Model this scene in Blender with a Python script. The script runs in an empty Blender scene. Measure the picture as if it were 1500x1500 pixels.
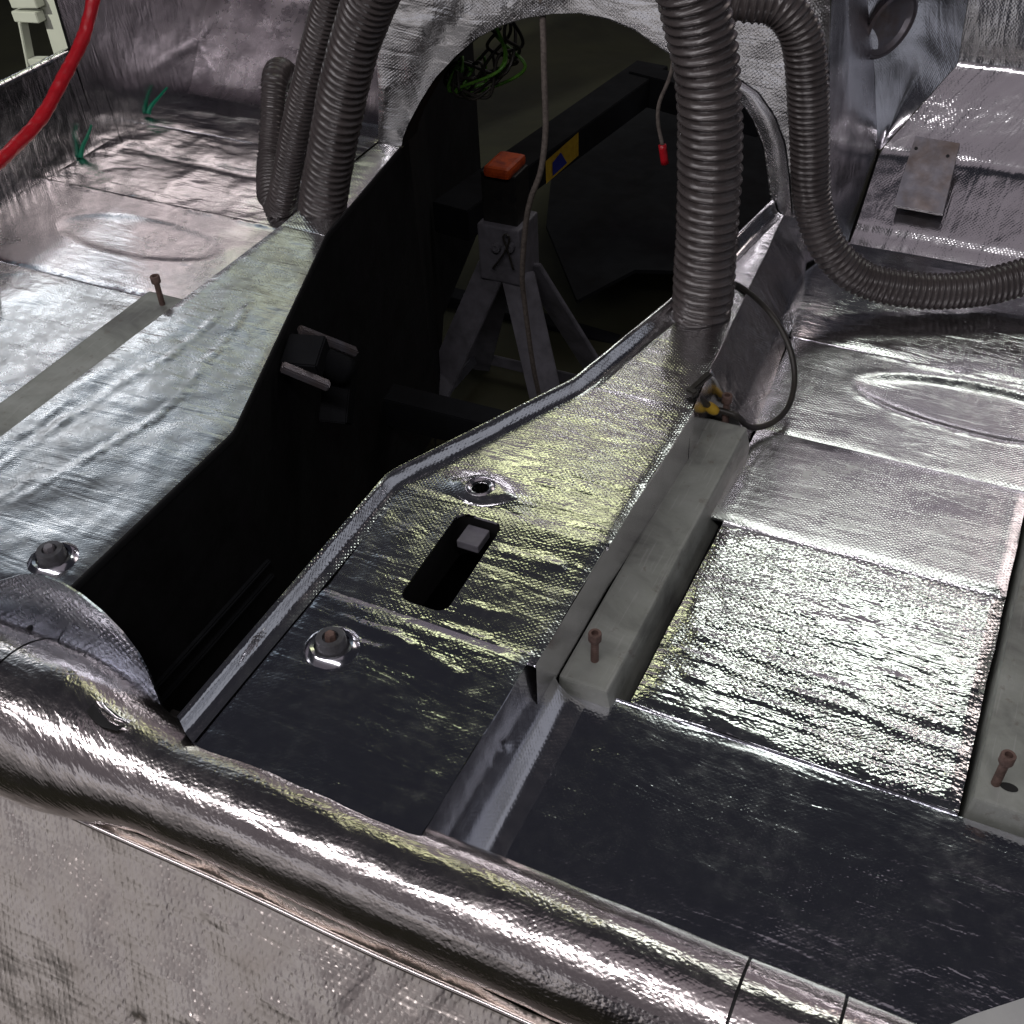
import bpy, bmesh, math, random
import numpy as np
from mathutils import Vector, Matrix, Quaternion
from mathutils.geometry import delaunay_2d_cdt

scene = bpy.context.scene
COL = scene.collection
rnd = random.Random(7)

# ------------------------------------------------------------------ camera
cam_d = bpy.data.cameras.new('camera')
cam = bpy.data.objects.new('camera', cam_d)
COL.objects.link(cam)
cm = Matrix(((0.900581, -0.258788, 0.349260), (0.432728, 0.609944, -0.663864), (-0.041229, 0.748998, 0.661289))).to_4x4()
cm.translation = (0.0, 0.0, 0.9)
cam.matrix_world = cm
cam_d.sensor_width = 36.0
cam_d.lens = 40.49
cam_d.clip_start = 0.02
cam_d.clip_end = 200
scene.camera = cam

# ------------------------------------------------------------------ light
world = bpy.data.worlds.new('World')
scene.world = world
world.use_nodes = True
bg = world.node_tree.nodes['Background']
bg.inputs[0].default_value = (0.80, 0.80, 1.0, 1)
bg.inputs[1].default_value = 0.022

def lamp(name, loc, target, sx, sy, radiance, color):
    d = bpy.data.lights.new(name, 'AREA')
    d.shape = 'RECTANGLE'; d.size = sx; d.size_y = sy
    d.energy = radiance * math.pi * sx * sy
    d.color = color
    o = bpy.data.objects.new(name, d); COL.objects.link(o)
    o.location = loc
    o.rotation_euler = (Vector(target) - Vector(loc)).to_track_quat('-Z', 'Y').to_euler()
    return o

# work light over the shoulder of the photographer
lamp('work_lamp', (-0.75, -0.55, 2.15), (-0.75, 0.9, 0.0), 3.7, 0.22, 12.0, (1.0, 0.95, 0.97))
# roof light of the workshop, ahead
lamp('roof_light', (-0.45, 5.0, 4.0), (-0.3, 3.4, 0.0), 1.9, 0.60, 3.7, (0.93, 1.0, 0.89))
# windows ahead with greenery outside
lamp('garden_window', (-2.35, 4.95, 4.15), (-0.45, 0.9, 0.1), 1.3, 0.34, 2.4, (0.95, 1.0, 0.55))
lamp('garden_window', (-3.75, 4.7, 2.65), (-0.95, 1.1, 0.1), 1.0, 0.6, 0.7, (0.95, 1.0, 0.65))
# soft lamp panel added ahead for the mauve reflection in the foil
lamp('soft_panel_ahead', (-0.8, 5.2, 2.1), (-0.7, 1.0, 0.3), 5.4, 3.2, 0.145, (1.0, 0.82, 0.95))
lamp('window_ahead_right', (1.2, 4.9, 2.75), (0.1, 1.3, 0.0), 1.5, 0.9, 1.9, (1.0, 0.86, 0.80))
# open door side, left
lamp('window_left', (-4.95, 3.6, 2.58), (-1.3, 0.95, 0.0), 1.5, 0.4, 3.6, (0.96, 0.98, 1.0))
lamp('left_fill', (-4.9, 3.9, 3.55), (-1.0, 0.8, 0.1), 3.0, 1.2, 0.36, (0.74, 0.88, 1.0))  # wide dim lamp added above the window to brighten the left panel
# open door, right
lamp('door_right', (3.0, 1.7, 0.85), (-0.3, 1.0, 0.1), 3.4, 1.6, 0.25, (0.86, 0.89, 1.0))
# lamps added behind left, stacked as a gradient for apron and firewall
for zc, hh, rad_, col in ((-0.15, 0.85, 0.13, (0.95, 0.90, 0.90)), (0.52, 0.5, 0.30, (1.0, 0.93, 0.90)), (0.97, 0.4, 0.44, (0.97, 0.95, 1.0)), (1.30, 0.25, 0.28, (0.95, 0.95, 1.0))):
    lamp('rear_fill', (-2.4, -2.2, zc), (-0.8, 1.0, zc-0.1), 3.8, hh, rad_, col)
lamp('upper_rear_fill', (-1.2, -2.6, 2.9), (-0.7, 1.0, 0.2), 6.0, 3.2, 0.075, (1.0, 0.86, 0.92))  # dim lamp added behind, fills the dark band on the cross member
# unseen spot added to brighten the rack outside
sp_d = bpy.data.lights.new('rack_fill_spot', 'SPOT'); sp_d.energy = 420; sp_d.spot_size = math.radians(30); sp_d.spot_blend = 0.5; sp_d.shadow_soft_size = 0.1; sp_d.color = (1.0, 1.0, 0.88)
sp_o = bpy.data.objects.new('rack_fill_spot', sp_d); COL.objects.link(sp_o); sp_o.location = (-3.6, -0.9, 2.4)
sp_o.rotation_euler = (Vector((-2.75, 2.35, 0.1))-Vector((-3.6, -0.9, 2.4))).to_track_quat('-Z', 'Y').to_euler()
# workshop ceiling
lamp('ceiling_light', (0.2, 0.40, 3.5), (0.0, 0.75, 0.0), 2.4, 2.0, 0.17, (1.0, 0.86, 0.94))

scene.view_settings.view_transform = 'Standard'
scene.view_settings.look = 'None'
scene.view_settings.exposure = 0.2
scene.view_settings.gamma = 1.0
scene.render.resolution_x = 1024
scene.render.resolution_y = 1024
scene.render.engine = 'CYCLES'

# ------------------------------------------------------------------ materials
class NT:
    def __init__(s, name):
        s.m = bpy.data.materials.new(name); s.m.use_nodes = True
        s.t = s.m.node_tree; s.b = s.t.nodes['Principled BSDF']
    def n(s, kind, **kw):
        nd = s.t.nodes.new(kind)
        for k, v in kw.items(): setattr(nd, k, v)
        return nd
    def l(s, a, b): s.t.links.new(a, b)
    def math(s, op, a, b=None, c=None):
        nd = s.n('ShaderNodeMath', operation=op)
        for i, v in enumerate((a, b, c)):
            if v is None: continue
            if isinstance(v, (int, float)): nd.inputs[i].default_value = v
            else: s.l(v, nd.inputs[i])
        return nd.outputs[0]
    def noise(s, vec, scale, detail=3, rough=0.5, dist=0.0):
        nd = s.n('ShaderNodeTexNoise'); s.l(vec, nd.inputs['Vector'])
        nd.inputs['Scale'].default_value = scale; nd.inputs['Detail'].default_value = detail
        nd.inputs['Roughness'].default_value = rough; nd.inputs['Distortion'].default_value = dist
        return nd.outputs['Fac']
    def mapping(s, vec, scale=(1,1,1), rot=(0,0,0)):
        nd = s.n('ShaderNodeMapping'); s.l(vec, nd.inputs['Vector'])
        nd.inputs['Scale'].default_value = scale; nd.inputs['Rotation'].default_value = rot
        return nd.outputs[0]
    def ramp(s, fac, stops):
        nd = s.n('ShaderNodeValToRGB'); s.l(fac, nd.inputs[0])
        e = nd.color_ramp.elements
        while len(e) < len(stops): e.new(0.5)
        for i, (p, c) in enumerate(stops):
            e[i].position = p; e[i].color = (c[0], c[1], c[2], 1) if not isinstance(c, (int, float)) else (c, c, c, 1)
        return nd.outputs[0]
    def bump(s, h, strength, dist, prev=None):
        nd = s.n('ShaderNodeBump'); s.l(h, nd.inputs['Height'])
        nd.inputs['Strength'].default_value = strength; nd.inputs['Distance'].default_value = dist
        if prev is not None: s.l(prev, nd.inputs['Normal'])
        return nd.outputs[0]

def foil(name, tint=(0.78, 0.78, 0.80), rough=0.2, emboss=1.0, period=0.0060, wrinkle=1.0, rot=0.0, dirt=0.35, streak=(1, 1, 1), worn_min=0.15, dirt_col=(0.30, 0.28, 0.27), aspect=0.8, fine=1.0, warp_a=0.006, crinkle=0.0, swap=False):
    """aluminium faced damping sheet: embossed dimples, worn flat in places, rolling marks, wrinkles, dust"""
    k = NT(name)
    uv = k.n('ShaderNodeUVMap').outputs[0]
    if swap: uv = k.mapping(uv, (1, 1, 1), (0, 0, math.pi/2))
    warp = k.n('ShaderNodeTexNoise'); k.l(uv, warp.inputs['Vector']); warp.inputs['Scale'].default_value = 26
    wsub = k.n('ShaderNodeVectorMath', operation='MULTIPLY_ADD')
    k.l(warp.outputs['Color'], wsub.inputs[0]); wsub.inputs[1].default_value = (warp_a, warp_a, 0); k.l(uv, wsub.inputs[2])
    mp = k.mapping(wsub.outputs[0], (2*math.pi/period, 2*math.pi/(period*aspect), 1), (0, 0, rot))
    sx = k.n('ShaderNodeSeparateXYZ'); k.l(mp, sx.inputs[0])
    em = k.math('MULTIPLY', k.math('SINE', sx.outputs[0]), k.math('SINE', sx.outputs[1]))
    em = k.math('SMOOTH_MAX', em, -0.1, 0.35)
    # worn patches where the emboss is rolled flat
    worn = k.ramp(k.noise(uv, 6.5, 2, 0.55), [(0.36, worn_min), (0.62, 1.0)])
    em = k.math('MULTIPLY', em, k.math('MULTIPLY', worn, k.ramp(k.noise(uv, 120, 1), [(0.3, 0.35), (0.7, 1.35)])))
    st = k.mapping(uv, (streak[0]*9, streak[1]*46, 1), (0, 0, 0.25))
    hgt = k.math('MULTIPLY', em, 0.00017*emboss)
    hgt = k.math('MULTIPLY_ADD', k.noise(uv, 16, 2, 0.5, 0.3), 0.0016*wrinkle, hgt)
    hgt = k.math('MULTIPLY_ADD', k.noise(st, 1.0, 2, 0.6, 0.8), 0.0011*wrinkle, hgt)
    hgt = k.math('MULTIPLY_ADD', k.noise(uv, 260, 1, 0.5), 0.00010*fine, hgt)
    if crinkle: hgt = k.math('MULTIPLY_ADD', k.noise(k.mapping(uv, (55, 130, 1), (0, 0, 0.12)), 1.0, 2, 0.55, 0.6), 0.0009*crinkle, hgt)
    k.l(k.bump(hgt, 1.0, 1.0), k.b.inputs['Normal'])
    dn = k.noise(uv, 9, 4, 0.65, 0.6)
    dn2 = k.noise(uv, 70, 2, 0.6)
    dd = k.math('MULTIPLY', k.ramp(dn, [(0.42, 0.0), (0.75, 1.0)]), k.ramp(dn2, [(0.3, 0.35), (0.7, 1.0)]))
    mix = k.n('ShaderNodeMix', data_type='RGBA')
    k.l(k.math('MULTIPLY', dd, dirt), mix.inputs[0])
    mix.inputs[6].default_value = (*tint, 1); mix.inputs[7].default_value = (*dirt_col, 1)
    k.l(mix.outputs[2], k.b.inputs['Base Color'])
    k.b.inputs['Metallic'].default_value = 1.0
    rr = k.math('MULTIPLY_ADD', dd, 0.16, k.math('MULTIPLY_ADD', dn2, 0.10, rough - 0.06))
    k.l(rr, k.b.inputs['Roughness'])
    return k.m

def paint(name, col, rough=0.5, col2=None, scale=12, spec=0.4, metallic=0.0, bump=0.25, bscale=60, coat=0.0):
    k = NT(name)
    tc = k.n('ShaderNodeTexCoord').outputs['Object']
    c2 = col2 or tuple(v*0.7 for v in col)
    n = k.noise(tc, scale, 6, 0.62, 0.4)
    k.l(k.ramp(n, [(0.32, col2 or c2), (0.62, col)]), k.b.inputs['Base Color'])
    k.l(k.math('MULTIPLY_ADD', k.noise(tc, scale*3, 3), 0.25, rough-0.12), k.b.inputs['Roughness'])
    k.b.inputs['Metallic'].default_value = metallic
    k.b.inputs['Specular IOR Level'].default_value = spec
    k.b.inputs['Coat Weight'].default_value = coat
    k.l(k.bump(k.noise(tc, bscale, 4, 0.6), bump, 0.002), k.b.inputs['Normal'])
    return k.m

def primer_paint():
    k = NT('worn_grey_primer')
    tc = k.n('ShaderNodeTexCoord').outputs['Object']
    c = k.ramp(k.noise(tc, 10, 6, 0.65, 0.5), [(0.34, (0.15, 0.155, 0.145)), (0.5, (0.26, 0.275, 0.248)), (0.66, (0.33, 0.345, 0.32))])
    scr = k.ramp(k.noise(k.mapping(tc, (260, 14, 260), (0, 0, 0.35)), 1.0, 3, 0.6, 0.3), [(0.58, 0.0), (0.64, 1.0)])
    m1 = k.n('ShaderNodeMix', data_type='RGBA'); k.l(k.math('MULTIPLY', scr, 0.18), m1.inputs[0]); k.l(c, m1.inputs[6]); m1.inputs[7].default_value = (0.50, 0.50, 0.49, 1)
    spot = k.ramp(k.noise(tc, 55, 5, 0.7, 0.2), [(0.60, 0.0), (0.68, 1.0)])
    m2 = k.n('ShaderNodeMix', data_type='RGBA'); k.l(k.math('MULTIPLY', spot, 0.4), m2.inputs[0]); k.l(m1.outputs[2], m2.inputs[6]); m2.inputs[7].default_value = (0.11, 0.075, 0.055, 1)
    k.l(m2.outputs[2], k.b.inputs['Base Color'])
    k.l(k.math('MULTIPLY_ADD', k.noise(tc, 30, 4), 0.3, 0.33), k.b.inputs['Roughness'])
    k.l(k.bump(k.math('ADD', k.noise(tc, 18, 3), k.math('MULTIPLY', k.noise(tc, 140, 3), 0.15)), 0.35, 0.004), k.b.inputs['Normal'])
    return k.m

M = {
 'foil': foil('foil_embossed', rough=0.15, emboss=0.8, crinkle=0.3, warp_a=0.009),
 'foil_dull': foil('foil_dull', (0.36, 0.32, 0.34), 0.26, 0.5, wrinkle=0.6, dirt=0.5),
 'foil_blue': foil('foil_blue_grey', (0.44, 0.47, 0.53), 0.24, 1.7, 0.0085, wrinkle=0.5, dirt=0.3),
 'foil_crumple': foil('foil_crumpled', (0.78, 0.79, 0.81), 0.25, 0.45, wrinkle=0.85, dirt=0.55, crinkle=0.25),
 'foil_dark': foil('foil_rolled_flat', (0.66, 0.67, 0.72), 0.13, 0.4, wrinkle=0.75, dirt=0.35, crinkle=0.3),
 'foil_strong': foil('foil_strong_emboss', (0.80, 0.80, 0.81), 0.15, 1.7, wrinkle=1.1, dirt=0.15),
 'foil_patch': foil('foil_coarse_emboss', (0.80, 0.81, 0.81), 0.10, 1.9, 0.0074, wrinkle=1.5, dirt=0.1, worn_min=0.1, warp_a=0.013, crinkle=0.75, fine=0.4),
 'foil_soft': foil('foil_soft_emboss', (0.74, 0.73, 0.76), 0.20, 0.6, wrinkle=0.42),
 'foil_wrap': foil('foil_wrap', (0.72, 0.67, 0.66), 0.18, 0.6, 0.0075, wrinkle=0.9, dirt=0.6, fine=2.0, warp_a=0.02, crinkle=0.45, swap=True),
 'foil_weave': foil('foil_weave', (0.82, 0.76, 0.71), 0.31, 1.7, 0.0072, wrinkle=1.2, dirt=0.3, worn_min=0.85, dirt_col=(0.50, 0.41, 0.32), aspect=1.8, fine=0.2, crinkle=0.25, swap=True),
 'primer': primer_paint(),
 'black': paint('black_underseal', (0.012, 0.012, 0.013), 0.7, (0.006, 0.006, 0.006), 20, 0.2),
 'steel': paint('bare_steel', (0.34, 0.33, 0.37), 0.42, (0.22, 0.20, 0.20), 14, metallic=0.6),
 'dark_steel': paint('dark_zinc', (0.13, 0.13, 0.145), 0.45, (0.08, 0.078, 0.08), 60, metallic=0.5),
 'plate': paint('bare_plate', (0.14, 0.135, 0.155), 0.4, (0.10, 0.075, 0.065), 22, metallic=0.5),
 'rust': paint('rusty_bolt', (0.20, 0.13, 0.11), 0.6, (0.10, 0.065, 0.055), 90, metallic=0.3, bscale=300),
 'hose': paint('hose_plastic', (0.085, 0.073, 0.071), 0.27, (0.058, 0.049, 0.048), 14, 0.6, bump=0.1),
 'red': paint('red_tape', (0.55, 0.012, 0.022), 0.32, (0.42, 0.008, 0.016), 30, 0.5, bump=0.6, bscale=70),
 'green': paint('green_plastic', (0.006, 0.22, 0.12), 0.4, (0.004, 0.17, 0.09), 30),
 'cable': paint('black_cable', (0.022, 0.02, 0.018), 0.42, (0.04, 0.036, 0.03), 40),
 'cord': paint('grey_brown_cord', (0.20, 0.17, 0.15), 0.75, (0.10, 0.085, 0.075), 160, bscale=400),
 'yellow': paint('yellow_tape', (0.55, 0.36, 0.03), 0.45, (0.42, 0.25, 0.02), 60),
 'orange': paint('orange_paint', (0.62, 0.09, 0.01), 0.5, (0.25, 0.03, 0.01), 40),
 'blue': paint('blue_print', (0.02, 0.03, 0.25), 0.5),
 'stand': paint('jack_stand_paint', (0.17, 0.165, 0.19), 0.5, (0.10, 0.098, 0.11), 25),
 'ratchet': paint('ratchet_bar_iron', (0.018, 0.017, 0.016), 0.5, (0.010, 0.010, 0.010), 40),
 'chassis': paint('chassis_dark_paint', (0.011, 0.012, 0.014), 0.8, (0.006, 0.006, 0.007), 9, 0.12),
 'ground': paint('workshop_floor', (0.028, 0.028, 0.012), 0.85, (0.010, 0.010, 0.005), 2, bscale=25),
 'white': paint('white_plastic', (0.62, 0.64, 0.56), 0.45, (0.55, 0.57, 0.50), 6),
 'pale': paint('pale_paint', (0.55, 0.56, 0.54), 0.35, (0.45, 0.46, 0.45), 12),
 'ledge': paint('ledge_dull_paint', (0.06, 0.056, 0.055), 0.6, (0.05, 0.045, 0.045), 20),
 'leafwire': paint('green_wire', (0.10, 0.26, 0.03), 0.4, (0.05, 0.16, 0.02), 60),
 'dark_gap': paint('butyl_and_hole_dark', (0.010, 0.010, 0.011), 0.6),  # near-black for butyl and joints, also the painted dark of holes
}

# ------------------------------------------------------------------ helpers
def tag(o, label=None, cat=None, group=None, kind=None):
    if label: o['label'] = label
    if cat: o['category'] = cat
    if group: o['group'] = group
    if kind: o['kind'] = kind
    return o

def empty(name, loc=(0, 0, 0)):
    o = bpy.data.objects.new(name, None); COL.objects.link(o); o.location = loc
    o.empty_display_size = 0.05
    return o

def mesh_obj(name, verts, faces, mat, parent=None, uvs=None, smooth=True):
    me = bpy.data.meshes.new(name)
    me.from_pydata([tuple(map(float, v)) for v in verts], [], [tuple(map(int, f)) for f in faces])
    if uvs is not None:
        lay = me.uv_layers.new(name='UVMap')
        idx = np.empty(len(me.loops), dtype=np.int64); me.loops.foreach_get('vertex_index', idx)
        lay.data.foreach_set('uv', np.asarray(uvs, dtype=np.float32)[idx].ravel())
    if smooth: me.polygons.foreach_set('use_smooth', [True]*len(me.polygons))
    me.materials.append(M[mat] if isinstance(mat, str) else mat)
    me.update()
    o = bpy.data.objects.new(name, me); COL.objects.link(o)
    if parent is not None:
        o.parent = parent
        o.matrix_parent_inverse = Matrix.Translation(-parent.location) if parent.parent is None else Matrix()
    return o

class Perlin:
    def __init__(s, seed):
        r = np.random.RandomState(seed); a = r.rand(64, 64)*2*np.pi
        s.gx, s.gy = np.cos(a), np.sin(a)
    def __call__(s, x, y):
        xi = np.floor(x).astype(int); yi = np.floor(y).astype(int); xf = x-xi; yf = y-yi
        u = xf*xf*xf*(xf*(xf*6-15)+10); v = yf*yf*yf*(yf*(yf*6-15)+10)
        def g(i, j): 
            a, b = (xi+i) % 64, (yi+j) % 64
            return s.gx[a, b]*(xf-i) + s.gy[a, b]*(yf-j)
        return (g(0,0)*(1-u)+g(1,0)*u)*(1-v) + (g(0,1)*(1-u)+g(1,1)*u)*v

def seg_dist(P, a, b):
    a = np.asarray(a, float); b = np.asarray(b, float); d = b-a
    t = np.clip(((P-a)@d)/max(d@d, 1e-12), 0, 1)
    return np.linalg.norm(P-(a+t[:, None]*d), axis=1), t

def inside(P, poly):
    c = np.zeros(len(P), bool); n = len(poly)
    for i in range(n):
        a, b = poly[i], poly[(i+1) % n]
        cond = ((a[1] > P[:, 1]) != (b[1] > P[:, 1]))
        with np.errstate(divide='ignore', invalid='ignore'):
            xx = (b[0]-a[0])*(P[:, 1]-a[1])/(b[1]-a[1]+1e-15)+a[0]
        c ^= cond & (P[:, 0] < xx)
    return c

def resample(poly, sp):
    out = []
    n = len(poly)
    for i in range(n):
        a = np.asarray(poly[i], float); b = np.asarray(poly[(i+1) % n], float)
        k = max(1, int(round(np.linalg.norm(b-a)/sp)))
        for j in range(k): out.append(a+(b-a)*j/k)
    return np.array(out)

def wobble(loop, amp, seed):
    pn = Perlin(seed); 
    return loop + amp*np.stack([pn(loop[:, 0]*14+5, loop[:, 1]*14), pn(loop[:, 0]*14, loop[:, 1]*14+9)], 1)

def undulate(U, V, amp, seed):
    p = Perlin(seed)
    return amp*(0.9*p(U*7+3, V*7) + 0.5*p(U*17, V*17+8) + 0.22*p(U*43+2, V*43))

def sheet(name, pts, mat, parent, holes=(), sp=0.006, amp=0.0012, creases=(), thick=0.0018, lift=0.0, seed=1,
          drop=0.0009, up=(0, 0, 1), udir=(1, 0, 0), extra=None, wob=0.0016, smooth=True):
    """a planar sheet of foil with an outline, cut-outs, waviness and raised creases"""
    pts = [Vector(p) for p in pts]
    nrm = Vector((0, 0, 0))
    for i, p in enumerate(pts):
        q = pts[(i+1) % len(pts)]
        nrm += Vector(((p.y-q.y)*(p.z+q.z), (p.z-q.z)*(p.x+q.x), (p.x-q.x)*(p.y+q.y)))
    nrm.normalize()
    if nrm.dot(Vector(up)) < 0: nrm = -nrm
    u = Vector(udir); u = (u-nrm*u.dot(nrm)).normalized(); v = nrm.cross(u)
    o = pts[0]
    to2 = lambda p: np.array([(Vector(p)-o).dot(u), (Vector(p)-o).dot(v)])
    outer = wobble(resample([to2(p) for p in pts], sp), wob, seed+3)
    loops = [outer] + [wobble(resample([to2(p) for p in h], sp*0.6), 0.0003, seed+5) for h in holes]
    mn, mx = outer.min(0), outer.max(0)
    gx, gy = np.meshgrid(np.arange(mn[0]+sp/2, mx[0], sp), np.arange(mn[1]+sp/2, mx[1], sp))
    G = np.stack([gx.ravel(), gy.ravel()], 1)
    G += np.random.RandomState(seed).uniform(-.25, .25, G.shape)*sp
    G = G[inside(G, outer)]
    allb = np.concatenate(loops)
    keep = np.ones(len(G), bool)
    for h in loops[1:]: keep &= ~inside(G, h)
    G = G[keep]
    dmin = np.full(len(G), 1e9); dout = None
    for L in loops:
        for i in range(len(L)):
            d, _ = seg_dist(G, L[i], L[(i+1) % len(L)]); dmin = np.minimum(dmin, d)
        if dout is None: dout = dmin.copy()
    ok = dmin > sp*0.45
    G = G[ok]; dmin = dmin[ok]; dout = dout[ok]
    DO = np.concatenate([np.zeros(len(outer)), np.full(len(allb)-len(outer), 1.0), dout])
    V2 = np.concatenate([allb, G]); D = np.concatenate([np.zeros(len(allb)), dmin])
    edges = []; s0 = 0
    for L in loops:
        n = len(L); edges += [(s0+i, s0+(i+1) % n) for i in range(n)]; s0 += n
    r = delaunay_2d_cdt([Vector(p) for p in V2], edges, [], 0, 1e-7)
    vv = np.array([(p.x, p.y) for p in r[0]]); F = np.array([f for f in r[2] if len(f) == 3])
    orig = np.array([q[0] if q else 0 for q in r[3]])
    D = D[orig]; DO = DO[orig]
    cen = vv[F].mean(1)
    k = inside(cen, outer)
    for h in loops[1:]: k &= ~inside(cen, h)
    F = F[k]
    W = np.array([o + u*float(p[0]) + v*float(p[1]) for p in vv])
    h = undulate(vv[:, 0]+seed, vv[:, 1]+2*seed, amp, seed) * np.clip(D/0.012, 0, 1)
    h -= drop*np.exp(-(DO/0.0055)**2)
    pn = Perlin(seed+11)
    for c in creases:
        path, hh, ww = c
        path = [to2(p) for p in path]
        bend = 0.004*pn(vv[:, 0]*22, vv[:, 1]*22)
        Q = vv + np.stack([bend, bend], 1)
        best = np.full(len(vv), 1e9)
        for a, b in zip(path[:-1], path[1:]):
            d, t = seg_dist(Q, a, b); best = np.minimum(best, d)
        mod = 0.6+0.9*pn(vv[:, 0]*16+7, vv[:, 1]*16)
        h += hh*mod*np.exp(-(best/ww)**2)
    if extra: h += extra(W)
    W = W + np.outer(h+lift+thick, np.array(nrm))
    # orientation and skirt
    a, b, c = W[F[0, 0]], W[F[0, 1]], W[F[0, 2]]
    if np.dot(np.cross(b-a, c-a), np.array(nrm)) < 0: F = F[:, ::-1]
    faces = [tuple(f) for f in F]
    from collections import defaultdict
    cnt = defaultdict(int); dirn = {}
    for f in faces:
        for i in range(3):
            e = (f[i], f[(i+1) % 3]); kk = (min(e), max(e)); cnt[kk] += 1; dirn[kk] = e
    be = [dirn[e] for e, q in cnt.items() if q == 1]
    low = {}
    VV = [tuple(p) for p in W]; uvl = [tuple(p) for p in (vv + np.array([o.x, o.y]))]
    top = {}
    for e in be:
        for i in e:
            if i not in low:
                top[i] = len(VV); VV.append(tuple(W[i])); uvl.append(uvl[i])
                low[i] = len(VV); VV.append(tuple(W[i]-np.array(nrm)*(thick+lift+0.0005))); uvl.append(uvl[i])
    for e in be: faces.append((top[e[1]], top[e[0]], low[e[0]], low[e[1]]))
    return mesh_obj(name, VV, faces, mat, parent, uvl, smooth)

def loft(name, rows, mat, parent, du=0.007, dv=0.007, amp=0.001, seed=1, smooth_it=2, wob=0.0, side=1, creases=(), extra=None, flip=False):
    """surface through rows of points (each row the same number of points), waved like hand laid foil"""
    R = np.array(rows, float)
    def rs(A, sp, axis):
        A = np.moveaxis(A, axis, 0)
        seg = np.linalg.norm(np.diff(A, axis=0), axis=2).mean(1)
        out = []
        for i in range(len(A)-1):
            k = max(1, int(round(seg[i]/sp)))
            for j in range(k): out.append(A[i]+(A[i+1]-A[i])*j/k)
        out.append(A[-1])
        return np.moveaxis(np.array(out), 0, axis)
    G = rs(rs(R, dv, 0), du, 1)
    for _ in range(smooth_it):
        G[1:-1] = 0.25*G[:-2]+0.5*G[1:-1]+0.25*G[2:]
        G[:, 1:-1] = 0.25*G[:, :-2]+0.5*G[:, 1:-1]+0.25*G[:, 2:]
    a, b = G.shape[:2]
    tu = np.gradient(G, axis=1); tv = np.gradient(G, axis=0)
    N = np.cross(tu, tv); N /= np.linalg.norm(N, axis=2)[..., None]+1e-12
    N *= side
    U = np.zeros((a, b)); U[:, 1:] = np.cumsum(np.linalg.norm(np.diff(G, axis=1), axis=2), 1)
    V = np.zeros((a, b)); V[1:] = np.cumsum(np.linalg.norm(np.diff(G, axis=0), axis=2), 0)
    h = undulate(U+seed, V+seed*2, amp, seed)
    for path, hh, ww in creases:
        path = [np.array(p, float) for p in path]
        best = np.full(a*b, 1e9)
        for p, q in zip(path[:-1], path[1:]):
            d, _ = seg_dist(G.reshape(-1, 3), p, q); best = np.minimum(best, d)
        h += hh*np.exp(-(best.reshape(a, b)/ww)**2)
    if extra: h += extra(G)
    G = G + N*h[..., None]
    idx = np.arange(a*b).reshape(a, b)
    F = np.stack([idx[:-1, :-1], idx[:-1, 1:], idx[1:, 1:], idx[1:, :-1]], -1).reshape(-1, 4)
    if side < 0: F = F[:, ::-1]
    return mesh_obj(name, G.reshape(-1, 3), F, mat, parent, np.stack([U, V], -1).reshape(-1, 2))

def catmull(pts, n=12):
    P = [np.array(p, float) for p in pts]
    P = [2*P[0]-P[1]] + P + [2*P[-1]-P[-2]]
    out = []
    for i in range(1, len(P)-2):
        for j in range(n):
            t = j/n
            out.append(0.5*((2*P[i])+(-P[i-1]+P[i+1])*t+(2*P[i-1]-5*P[i]+4*P[i+1]-P[i+2])*t*t+(-P[i-1]+3*P[i]-3*P[i+1]+P[i+2])*t**3))
    out.append(P[-2])
    return np.array(out)

def path_resample(P, step):
    s = np.concatenate([[0], np.cumsum(np.linalg.norm(np.diff(P, axis=0), axis=1))])
    n = max(2, int(s[-1]/step)+1)
    t = np.linspace(0, s[-1], n)
    return np.stack([np.interp(t, s, P[:, i]) for i in range(3)], 1), t

def frames(P):
    T = np.gradient(P, axis=0); T /= np.linalg.norm(T, axis=1)[:, None]
    n = np.cross(T[0], [0.3, 0.9, 0.2]); n /= np.linalg.norm(n); Ns = [n]
    for i in range(1, len(P)):
        n = Ns[-1]-T[i]*np.dot(Ns[-1], T[i]); n /= np.linalg.norm(n); Ns.append(n)
    N = np.array(Ns); return T, N, np.cross(T, N)

def tube(name, pts, rad, mat, parent=None, sides=12, step=0.006, rfun=None, smooth_n=12, caps=True):
    P, s = path_resample(catmull(pts, smooth_n), step)
    T, N, B = frames(P)
    th = np.linspace(0, 2*np.pi, sides, endpoint=False)
    rr = np.full((len(P), sides), rad) if rfun is None else rfun(s[:, None], th[None, :], s[-1])
    V = P[:, None, :] + rr[..., None]*(np.cos(th)[None, :, None]*N[:, None, :]+np.sin(th)[None, :, None]*B[:, None, :])
    a = len(P); idx = np.arange(a*sides).reshape(a, sides); nx = np.roll(idx, -1, 1)
    F = np.stack([idx[:-1], nx[:-1], nx[1:], idx[1:]], -1).reshape(-1, 4).tolist()
    if caps: F += [list(idx[0][::-1]), list(idx[-1])]
    return mesh_obj(name, V.reshape(-1, 3), F, mat, parent)

def hose(name, pts, R, pitch, parent=None):
    def rf(s, th, L):
        ph = (s/pitch + 0.22*np.sin(s*19)+0.16*np.sin(s*47+1) + th/(2*np.pi)) % 1.0
        c = np.clip(1-np.abs(ph-0.5)/0.24, 0, 1)
        jit = 1+0.014*np.sin(s*37)+0.018*np.sin(th*2+s*11)+0.008*np.sin(th*3+s*83)
        return (R*0.90 + R*0.10*np.sqrt(c))*jit
    return tube(name, pts, R, 'hose', parent, sides=40, step=pitch/8, rfun=rf)

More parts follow.
